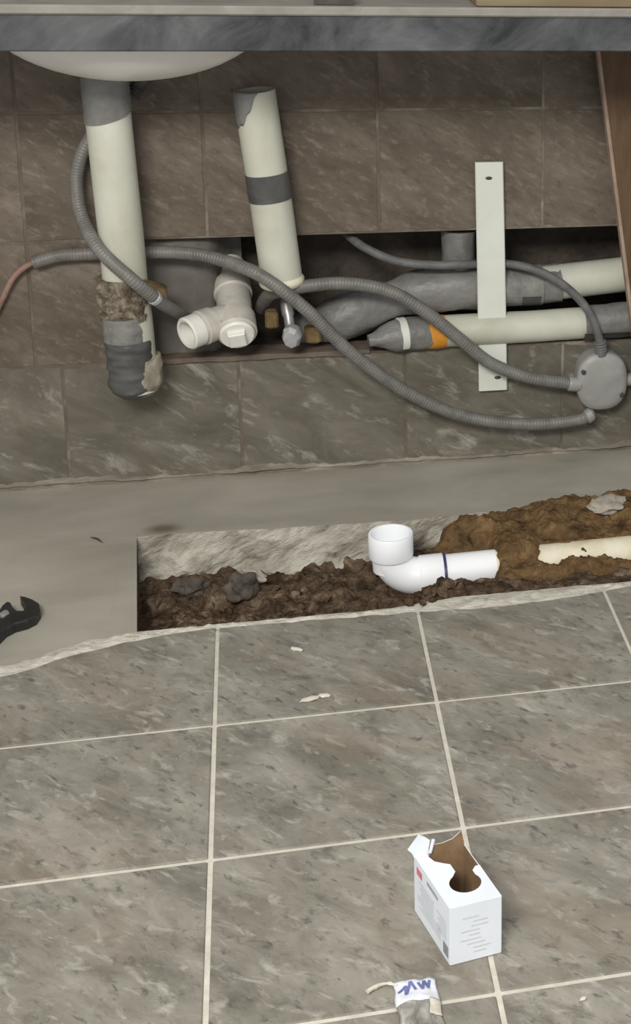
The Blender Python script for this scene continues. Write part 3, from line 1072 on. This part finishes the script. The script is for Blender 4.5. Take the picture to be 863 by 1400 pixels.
H3 = [(0.090, 0.07, 0.330), (0.100, 0.015, 0.368), (0.118, -0.030, 0.393), (0.165, -0.065, 0.412), (0.249, -0.065, 0.416), (0.334, -0.065, 0.397), (0.405, -0.065, 0.352), (0.479, -0.06, 0.285), (0.54, -0.05, 0.229), (0.617, -0.045, 0.192), (0.703, -0.04, 0.171), (0.732, -0.035, 0.165)]
t, sp = conduit('flexible_conduit', H3, 0.0132, 'grey ribbed conduit arching over the white strip into round box side', 'conduit')
ferrule(t, sp, len(sp) - 20, len(sp) - 1, 0.0158, 'galv')

H4 = [(0.24, 0.09, 0.50), (0.264, 0.05, 0.484), (0.296, -0.004, 0.470), (0.354, -0.016, 0.445), (0.427, -0.022, 0.435), (0.486, -0.022, 0.434), (0.53, -0.022, 0.434), (0.577, -0.022, 0.433), (0.635, -0.026, 0.419), (0.695, -0.034, 0.385), (0.745, -0.045, 0.331), (0.770, -0.046, 0.267), (0.778, -0.032, 0.215)]
for k, p in enumerate(H4):
    if 0.50 < p[0] < 0.60:
        H4[k] = (p[0], 0.002, p[2] - 0.007)
t, sp = conduit('flexible_cable', H4, 0.0088, 'thin dark grey cable running along slot and dropping into round box top', 'cable', 'cable', 0.0)
seg = sp[-34:-4]
m = MB()
m.tube(seg, [0.012 + 0.002 * math.sin(k * 1.6) for k in range(len(seg))], 12)
m.build('ribbed_gland', 'cable', t, smooth=60)

# ---------------------------------------------------------------- round junction box
jb = thing('junction_box', (0.779, 0.0, 0.17), 'round grey metal junction box on wall where three conduits meet', 'junction box')
jc = Vector((0.779, 0.0, 0.171))
m = MB()
m.lathe([(0.058, 0.0), (0.0585, 0.030), (0.057, 0.036)], jc, (0, -1, 0), 40, power=2.5, sx=1.08, sy=0.92)
m.build('box_body', 'galv', jb, smooth=40)
m = MB()
m.lathe([(0.0592, 0.034), (0.0595, 0.040), (0.056, 0.046), (0.045, 0.0495), (0.02, 0.051), (0.003, 0.051)], jc, (0, -1, 0), 40, power=2.5, sx=1.08, sy=0.92)
cv = m.build('cover', 'galv', jb, smooth=50)
for dx, dz in ((-0.042, 0.026), (0.042, -0.03)):
    m = MB()
    m.lathe([(0.005, 0.0), (0.005, 0.006), (0.003, 0.0075)], jc + Vector((dx, -0.0465, dz)), (0, -1, 0), 12)
    m.build('screw', 'dark_screw', cv)
m = MB()
m.lathe([(0.014, 0.0), (0.0145, 0.02), (0.011, 0.021), (0.011, 0.06)], (0.835, -0.02, 0.165), (1, 0, -0.05), 16)
m.build('side_connector', 'galv', jb, smooth=40)

# ---------------------------------------------------------------- white vertical strip
ws = thing('white_strip', (0.552, -0.006, 0.154), 'off-white flat vertical strip fixed across the wall slot', 'strip')
m = MB()
loops = []
for k in range(20):
    t_ = k / 19
    z = 0.6435 + (0.154 - 0.6435) * t_
    cx = 0.543 + 0.009 * t_
    hw = 0.0283 + 0.0014 * t_
    yb = -0.0075 - 0.004 * math.sin(math.pi * t_)
    loops.append([(cx - hw, yb, z), (cx - hw, yb - 0.004, z), (cx - hw + 0.002, yb - 0.006, z), (cx + hw - 0.002, yb - 0.006, z), (cx + hw, yb - 0.004, z), (cx + hw, yb, z)])
m.loops(loops)
m.build('strip_body', 'strap', ws, smooth=30)
for x, z in ((0.542, 0.611), (0.561, 0.183)):
    m = MB()
    m.lathe([(0.006, 0.0), (0.0055, 0.002), (0.002, 0.003)], (x, -0.0138, z), (0, -1, 0), 12, sx=0.6, sy=1.2)
    m.build('screw', 'dark_screw', ws)

# ---------------------------------------------------------------- brown board at right
bd = thing('leaning_board', (1.0, -0.05, 0.0), 'brown board leaning against the wall at right edge', 'board')
m = MB()
m.prism([(0.744, -0.042, 0.92), (0.8815, -0.042, SLAB), (1.25, -0.042, SLAB), (1.11, -0.042, 0.92)], (0, -0.020, 0))
m.build('board_face', 'brown_board', bd)
m = MB()
m.prism([(0.7425, -0.0415, 0.92), (0.8800, -0.0415, SLAB), (0.8865, -0.0415, SLAB), (0.749, -0.0415, 0.92)], (0, -0.0212, 0))
m.build('board_edging', 'board_edge', bd)

# ================================================================== NEW PVC IN TRENCH
el = thing('pvc_elbow', (0.306, -0.40, -0.095), 'new bright white pvc elbow standing in the trench with its socket facing up', 'pipe fitting')
EX, EY = 0.306, -0.402
m = MB()
m.lathe([(0.0335, -0.045), (0.035, -0.020), (0.040, -0.018), (0.0412, -0.014), (0.0412, 0.027), (0.040, 0.029), (0.0365, 0.029), (0.036, 0.026), (0.035, -0.016), (0.030, -0.018), (0.026, -0.04), (0.004, -0.042)], (EX, EY, 0.0), (0.0, 0.0, 1), 40)
m.build('socket', 'new_pvc', el, smooth=35)
arc = []
Rb = 0.046
for k in range(15):
    a = math.pi / 2 * k / 14
    arc.append((EX + Rb * (1 - math.cos(a)), EY - 0.010 * k / 14, -0.012 - Rb * math.sin(a)))
arc += [(EX + Rb + 0.012, EY - 0.010, -0.058), (EX + Rb + 0.016, EY - 0.010, -0.0575)]
m = MB()
m.tube(arc, 0.0350, 32)
m.build('bend', 'new_pvc', el, smooth=40)
m = MB()
m.lathe([(0.0345, 0.0), (0.0372, 0.003), (0.0375, 0.046), (0.0365, 0.0475), (0.030, 0.048)], (EX + Rb + 0.004, EY - 0.010, -0.0578), (1, 0, 0.02), 36)
m.build('side_socket', 'new_pvc', el, smooth=35)
m = MB()
m.lathe([(0.0378, 0.0), (0.0384, 0.0012), (0.0384, 0.0045), (0.036, 0.0055)], (EX + Rb + 0.049, EY - 0.010, -0.0569), (1, 0, 0.02), 36)
m.build('primer_ring', 'primer', el, smooth=35)
bp = thing('buried_pipe', (0.45, -0.412, -0.09), 'cream white pipe half buried in dirt, running right from the elbow', 'pipe')
m = MB()
m.tube([(0.39, -0.412, -0.0565), (0.5, -0.412, -0.054)], 0.0335, 32)
m.build('clean_length', 'new_pvc', bp, smooth=40)
m = MB()
m.tube([(0.5, -0.412, -0.054), (0.9, -0.412, -0.046), (1.5, -0.412, -0.04)], 0.0335, 32)
m.build('soiled_length', 'cream_pvc', bp, smooth=40)

# ================================================================== LOOSE THINGS ON THE FLOOR
# black wrench at the left edge
wr = thing('open_end_wrench', (-0.33, -0.57, 0.0), 'black open-ended wrench with hooked jaw on the bare concrete', 'wrench')
jaw = [(-0.324, -0.498), (-0.315, -0.503), (-0.302, -0.515), (-0.290, -0.532), (-0.286, -0.555), (-0.290, -0.577), (-0.302, -0.590), (-0.320, -0.598), (-0.332, -0.612), (-0.342, -0.640), (-0.372, -0.632), (-0.362, -0.585),
       (-0.352, -0.552), (-0.349, -0.530), (-0.343, -0.516), (-0.337, -0.520), (-0.331, -0.540), (-0.323, -0.554), (-0.312, -0.556), (-0.308, -0.543), (-0.316, -0.520)]
cxj = sum(p[0] for p in jaw) / len(jaw)
cyj = sum(p[1] for p in jaw) / len(jaw)
m = MB()
m.loops([[(x, y, SLAB + 0.0005) for x, y in jaw], [(x, y, 0.009) for x, y in jaw], [(x + (cxj - x) * 0.04, y + (cyj - y) * 0.04, 0.0115) for x, y in jaw]])
m.build('jaw_head', 'black_iron', wr)
m = MB()
hd = [(-0.343, -0.630), (-0.366, -0.622), (-0.452, -0.765), (-0.462, -0.792), (-0.444, -0.802), (-0.428, -0.782)]
m.loops([[(x, y, SLAB + 0.001) for x, y in hd], [(x, y, 0.006) for x, y in hd], [(x * 0.96 + 0.04 * -0.4, y * 0.96 - 0.04 * 0.72, 0.0085) for x, y in hd]])
m.build('handle', 'black_iron', wr)
m = MB()
m.lathe([(0.006, -0.008), (0.0064, -0.006), (0.0064, 0.006), (0.006, 0.008)], (-0.342, -0.566, 0.0115), (0.5, 0.8, 0), 12)
m.build('adjusting_screw', 'steel', wr, smooth=30)

# small white carton
cr = thing('open_carton', (0.2808, -1.5623, 0.0), 'small white carton torn open on top, standing on the tiles', 'box')
ang = math.radians(9.04)
E1 = Vector((math.cos(ang), math.sin(ang), 0))
E2 = Vector((-math.sin(ang) - 0.115 * math.cos(ang), math.cos(ang) - 0.115 * math.sin(ang), 0)).normalized()
CO = Vector((0.2808, -1.5623, 0.0006))
CW, CD, CH = 0.063, 0.1148, 0.080


def cp(s, t, z):
    return CO + E1 * s + E2 * t + Vector((0, 0, z))


def panel(name, outline, n_vec, th=0.0009, mat='carton', inside=True):
    mm = MB()
    mm.prism(outline, Vector(n_vec) * th)
    o_ = mm.build(name, mat, cr)
    if inside:
        m2 = MB()
        m2.prism([Vector(p) - Vector(n_vec) * 0.0001 for p in outline], Vector(n_vec) * -0.0005)
        m2.build('lining', 'carton_inside', o_)
    return o_


N1 = E1.cross(Vector((0, 0, 1))).normalized()       # front outward
N2 = -(E2.cross(Vector((0, 0, 1))).normalized())     # left outward
if N1.dot(E2) > 0:
    N1 = -N1
if N2.dot(E1) > 0:
    N2 = -N2
panel('front_panel', [cp(0, 0, 0), cp(CW, 0, 0), cp(CW, 0, CH), cp(0, 0, CH)], N1)
panel('back_panel', [cp(0, CD, 0), cp(CW, CD, 0), cp(CW, CD, 0.085), cp(0.0586, CD, 0.0996), cp(0.0483, CD, 0.0917), cp(0.0353, CD, 0.0888), cp(0.0242, CD, 0.089), cp(0, CD, 0.085)], -N1)
panel('left_panel', [cp(0, 0, 0), cp(0, CD, 0), cp(0, CD, CH), cp(0, 0, CH)], N2)
panel('right_panel', [cp(CW, 0, 0), cp(CW, CD, 0), cp(CW, CD, CH), cp(CW, CD * 0.8, CH - 0.001), cp(CW, 0, CH)], -N2)
panel('bottom_panel', [cp(0, 0, 0.0002), cp(CW, 0, 0.0002), cp(CW, CD, 0.0002), cp(0, CD, 0.0002)], (0, 0, 1), inside=False)
# top panel: front hole, torn back edge. outline in (s along width, t along depth), corrected for the skewed depth axis
raw = [(0, 0), (0.0629, 0.0), (0.0560, 0.066), (0.0500, 0.0655), (0.0450, 0.0589)]
cxh, cyh, rh = 0.0300, 0.0392, 0.0195
circ = [(cxh + rh * math.cos(math.radians(a)), cyh + rh * math.sin(math.radians(a))) for a in range(35, -236, -15)]
raw += circ
raw += [(0.0245, 0.0640), (0.0225, 0.0800), (0.0150, 0.0850), (0.0060, 0.0925), (0.0018, 0.1040), (0.0020, 0.1180), (-0.0060, 0.1180), (-0.0134, 0.1135)]
pts = []
EP = Vector((-math.sin(ang), math.cos(ang), 0))
for s, t_ in raw:
    pts.append(CO + E1 * s + EP * t_ + Vector((0, 0, CH)))
from mathutils.geometry import tessellate_polygon
tv = [tuple(p) for p in pts]
tf = [tuple(f) for f in tessellate_polygon([[Vector(p) for p in pts]])]
nv = len(tv)
m = MB()
m.add(tv + [(x, y, z + 0.0009) for x, y, z in tv], [tuple(reversed(f)) for f in tf] + [tuple(i + nv for i in f) for f in tf] + [(i, (i + 1) % nv, nv + (i + 1) % nv, nv + i) for i in range(nv)])
m.build('top_panel', 'carton', cr)
# left back flap, flaring out and up
m = MB()
fl = [cp(-0.001, CD * 0.985, 0.0765), cp(0.0177, CD * 0.985, 0.0756), cp(0.0170, CD * 0.985, 0.088), cp(0.0188, CD * 0.99, 0.0983), cp(0.0120, CD, 0.1045), cp(0.0052, CD, 0.1091), cp(-0.0020, CD, 0.100), cp(-0.0090, CD, 0.0909), cp(-0.004, CD * 0.99, 0.085)]
m.prism(fl, N1 * 0.0009)
m.build('back_flap', 'carton', cr)
m = MB()
m.tube([cp(0.0190, CD * 0.985, 0.080), cp(0.0215, CD * 0.985, 0.090), cp(0.0235, CD * 0.99, 0.0975)], 0.0022, 8)
m.build('curled_edge', 'carton', cr, smooth=40)
# flat print on the faces


def patch(parent_panel, mat, f, rect, name):
    s0, t0, s1, t1 = rect
    mm = MB()
    q = [f(s0, t0), f(s1, t0), f(s1, t1), f(s0, t1)]
    mm.add(q, [(0, 1, 2, 3)])
    return mm.build(name, mat, cr)


def left_f(t_, z):
    return cp(0, t_, z) + N2 * 0.00115


def front_f(s, z):
    return cp(s, 0, z) + N1 * 0.00115


patch(None, 'print_red', left_f, (0.088, 0.060, 0.106, 0.070), 'red_print')
patch(None, 'print_dark', left_f, (0.004, 0.006, 0.020, 0.022), 'grey_print_block')
patch(None, 'print_grey', left_f, (0.036, 0.066, 0.072, 0.071), 'grey_print_bar')
rnd = random.Random(3)
for k in range(9):
    z = 0.052 - k * 0.0046
    a = 0.050 if k < 5 else 0.028
    patch(None, 'print_pale', left_f, (a, z, 0.104 - rnd.uniform(0, 0.02), z + 0.0026), 'print_line')
for k in range(6):
    z = 0.050 - k * 0.0045
    patch(None, 'print_pale', left_f, (0.010, z, 0.044 - rnd.uniform(0, 0.012), z + 0.0022), 'print_line')
for k in range(9):
    z = 0.060 - k * 0.0062
    a = rnd.uniform(0.012, 0.03)
    patch(None, 'print_pale', front_f, (a, z, a + rnd.uniform(0.008, 0.028), z + 0.0018), 'print_line')

# crumpled packet at the bottom edge
pk = thing('crumpled_packet', (0.236, -1.64, 0.0), 'crumpled clear and white plastic packet with blue lettering on the tiles', 'packet')


def pk_pt(a, b):
    # a across 0..1, b along 0..1 (towards the viewer)
    x = 0.2105 + 0.050 * a + 0.004 * b + 0.003 * noise.noise(Vector((b * 5, 1, a)))
    y = -1.581 - 0.003 * a - 0.115 * b + 0.004 * noise.noise(Vector((a * 4, 7, 0)))
    hump = math.sin(math.pi * min(1, max(0, a))) ** 0.6
    z = 0.0015 + 0.010 * hump * (0.35 + 0.65 * min(1, b * 3)) * (1 - 0.4 * b) + 0.004 * hump * noise.noise(Vector((a * 4, b * 7, 2)))
    return (x, y, max(0.001, z))


def pk_sheet(b0, b1, name, mat, lift=0.0, a0=0.0, a1=1.0):
    na, nb = 22, max(6, int(40 * (b1 - b0)))
    g = [pk_pt(a, b) for b in frange(b0, b1, nb) for a in frange(a0, a1, na)]
    mm = MB()
    fs_ = [(j * na + i, j * na + i + 1, (j + 1) * na + i + 1, (j + 1) * na + i) for j in range(nb - 1) for i in range(na - 1)]
    mm.add([(x, y, z + lift) for x, y, z in g], fs_)
    o_ = mm.build(name, mat, pk, smooth=60)
    s_ = o_.modifiers.new('thickness', 'SOLIDIFY')
    s_.thickness = 0.0006
    return o_


top = pk_sheet(0.0, 0.36, 'printed_header', 'packet_white', 0.0006)
pk_sheet(0.34, 1.0, 'clear_pouch', 'film')
pk_sheet(0.34, 0.56, 'cream_corner', 'chip', 0.0012, 0.72, 1.0)
# blue letter strokes, lying on the header


def stroke(a0, b0, a1, b1, w=0.05):
    d = Vector((a1 - a0, (b1 - b0) * 2.3))
    nrm = Vector((-d.y, d.x)).normalized() * w
    q = []
    n_ = 6
    for sgn in (1, -1):
        for k in range(n_):
            t_ = k / (n_ - 1)
            aa, bb = a0 + (a1 - a0) * t_ + nrm.x * sgn, b0 + (b1 - b0) * t_ + nrm.y * sgn / 2.3
            x, y, z = pk_pt(aa, bb)
            q.append((x, y, z + 0.0016))
    mm = MB()
    mm.add(q, [(k, k + 1, n_ + k + 1, n_ + k) for k in range(n_ - 1)])
    return mm.build('letter_stroke', 'print_blue', top)


for a0, b0, a1, b1 in ((0.08, 0.20, 0.24, 0.12), (0.24, 0.12, 0.26, 0.25), (0.26, 0.25, 0.36, 0.08), (0.36, 0.08, 0.48, 0.20),
                       (0.54, 0.10, 0.64, 0.20), (0.64, 0.20, 0.70, 0.06), (0.70, 0.06, 0.78, 0.17), (0.78, 0.17, 0.84, 0.05)):
    stroke(a0, b0, a1, b1, 0.035)
m = MB()
sp = spline([(0.216, -1.588, 0.004), (0.205, -1.582, 0.004), (0.193, -1.583, 0.0035), (0.181, -1.590, 0.0035)], 0.002)
m.tube(sp, [0.0014 + 0.0018 * (k / len(sp)) for k in range(len(sp))], 8, rfun=lump(0.0012, 200))
m.build('twisted_corner', 'chip', pk, smooth=60)

# plaster chips and splinters


def chip(name, loc, rad, seed, sq, rot, label, cat, mat='chip', group=None):
    o_ = rock(rad, seed, sq, 1).build(name, mat)
    o_.location = loc
    o_.rotation_euler = (0, 0, rot)
    return tag(o_, label, cat, group)


chip('plaster_chip', (0.140, -0.918, 0.002), 0.011, 2.0, (1.5, 0.7, 0.25), 0.3, 'larger pale plaster chip on tile above the centre grout line', 'chip')
chip('plaster_chip', (0.163, -0.912, 0.002), 0.008, 3.2, (1.4, 0.7, 0.3), -0.2, 'smaller pale plaster chip beside the larger one on tile', 'chip')
chip('plaster_chip', (0.125, -0.758, 0.002), 0.008, 5.2, (1.6, 0.7, 0.3), -0.5, 'pale plaster chip on the tile in front of trench', 'chip')
chip('plaster_chip', (0.425, -1.655, 0.002), 0.004, 7.2, (1.3, 0.9, 0.5), 0.5, 'tiny pale plaster chip on the tile at lower right', 'chip')
m = MB()
sp = spline([(-0.232, -0.258, 0.0), (-0.220, -0.268, 0.0012), (-0.209, -0.284, 0.0)], 0.004)
m.tube(sp, [0.0005 + 0.0013 * math.sin(math.pi * k / (len(sp) - 1)) for k in range(len(sp))], 6)
o = m.build('splinter', 'bark')
tag(o, 'thin dark splinter lying on the concrete left of trench', 'splinter')
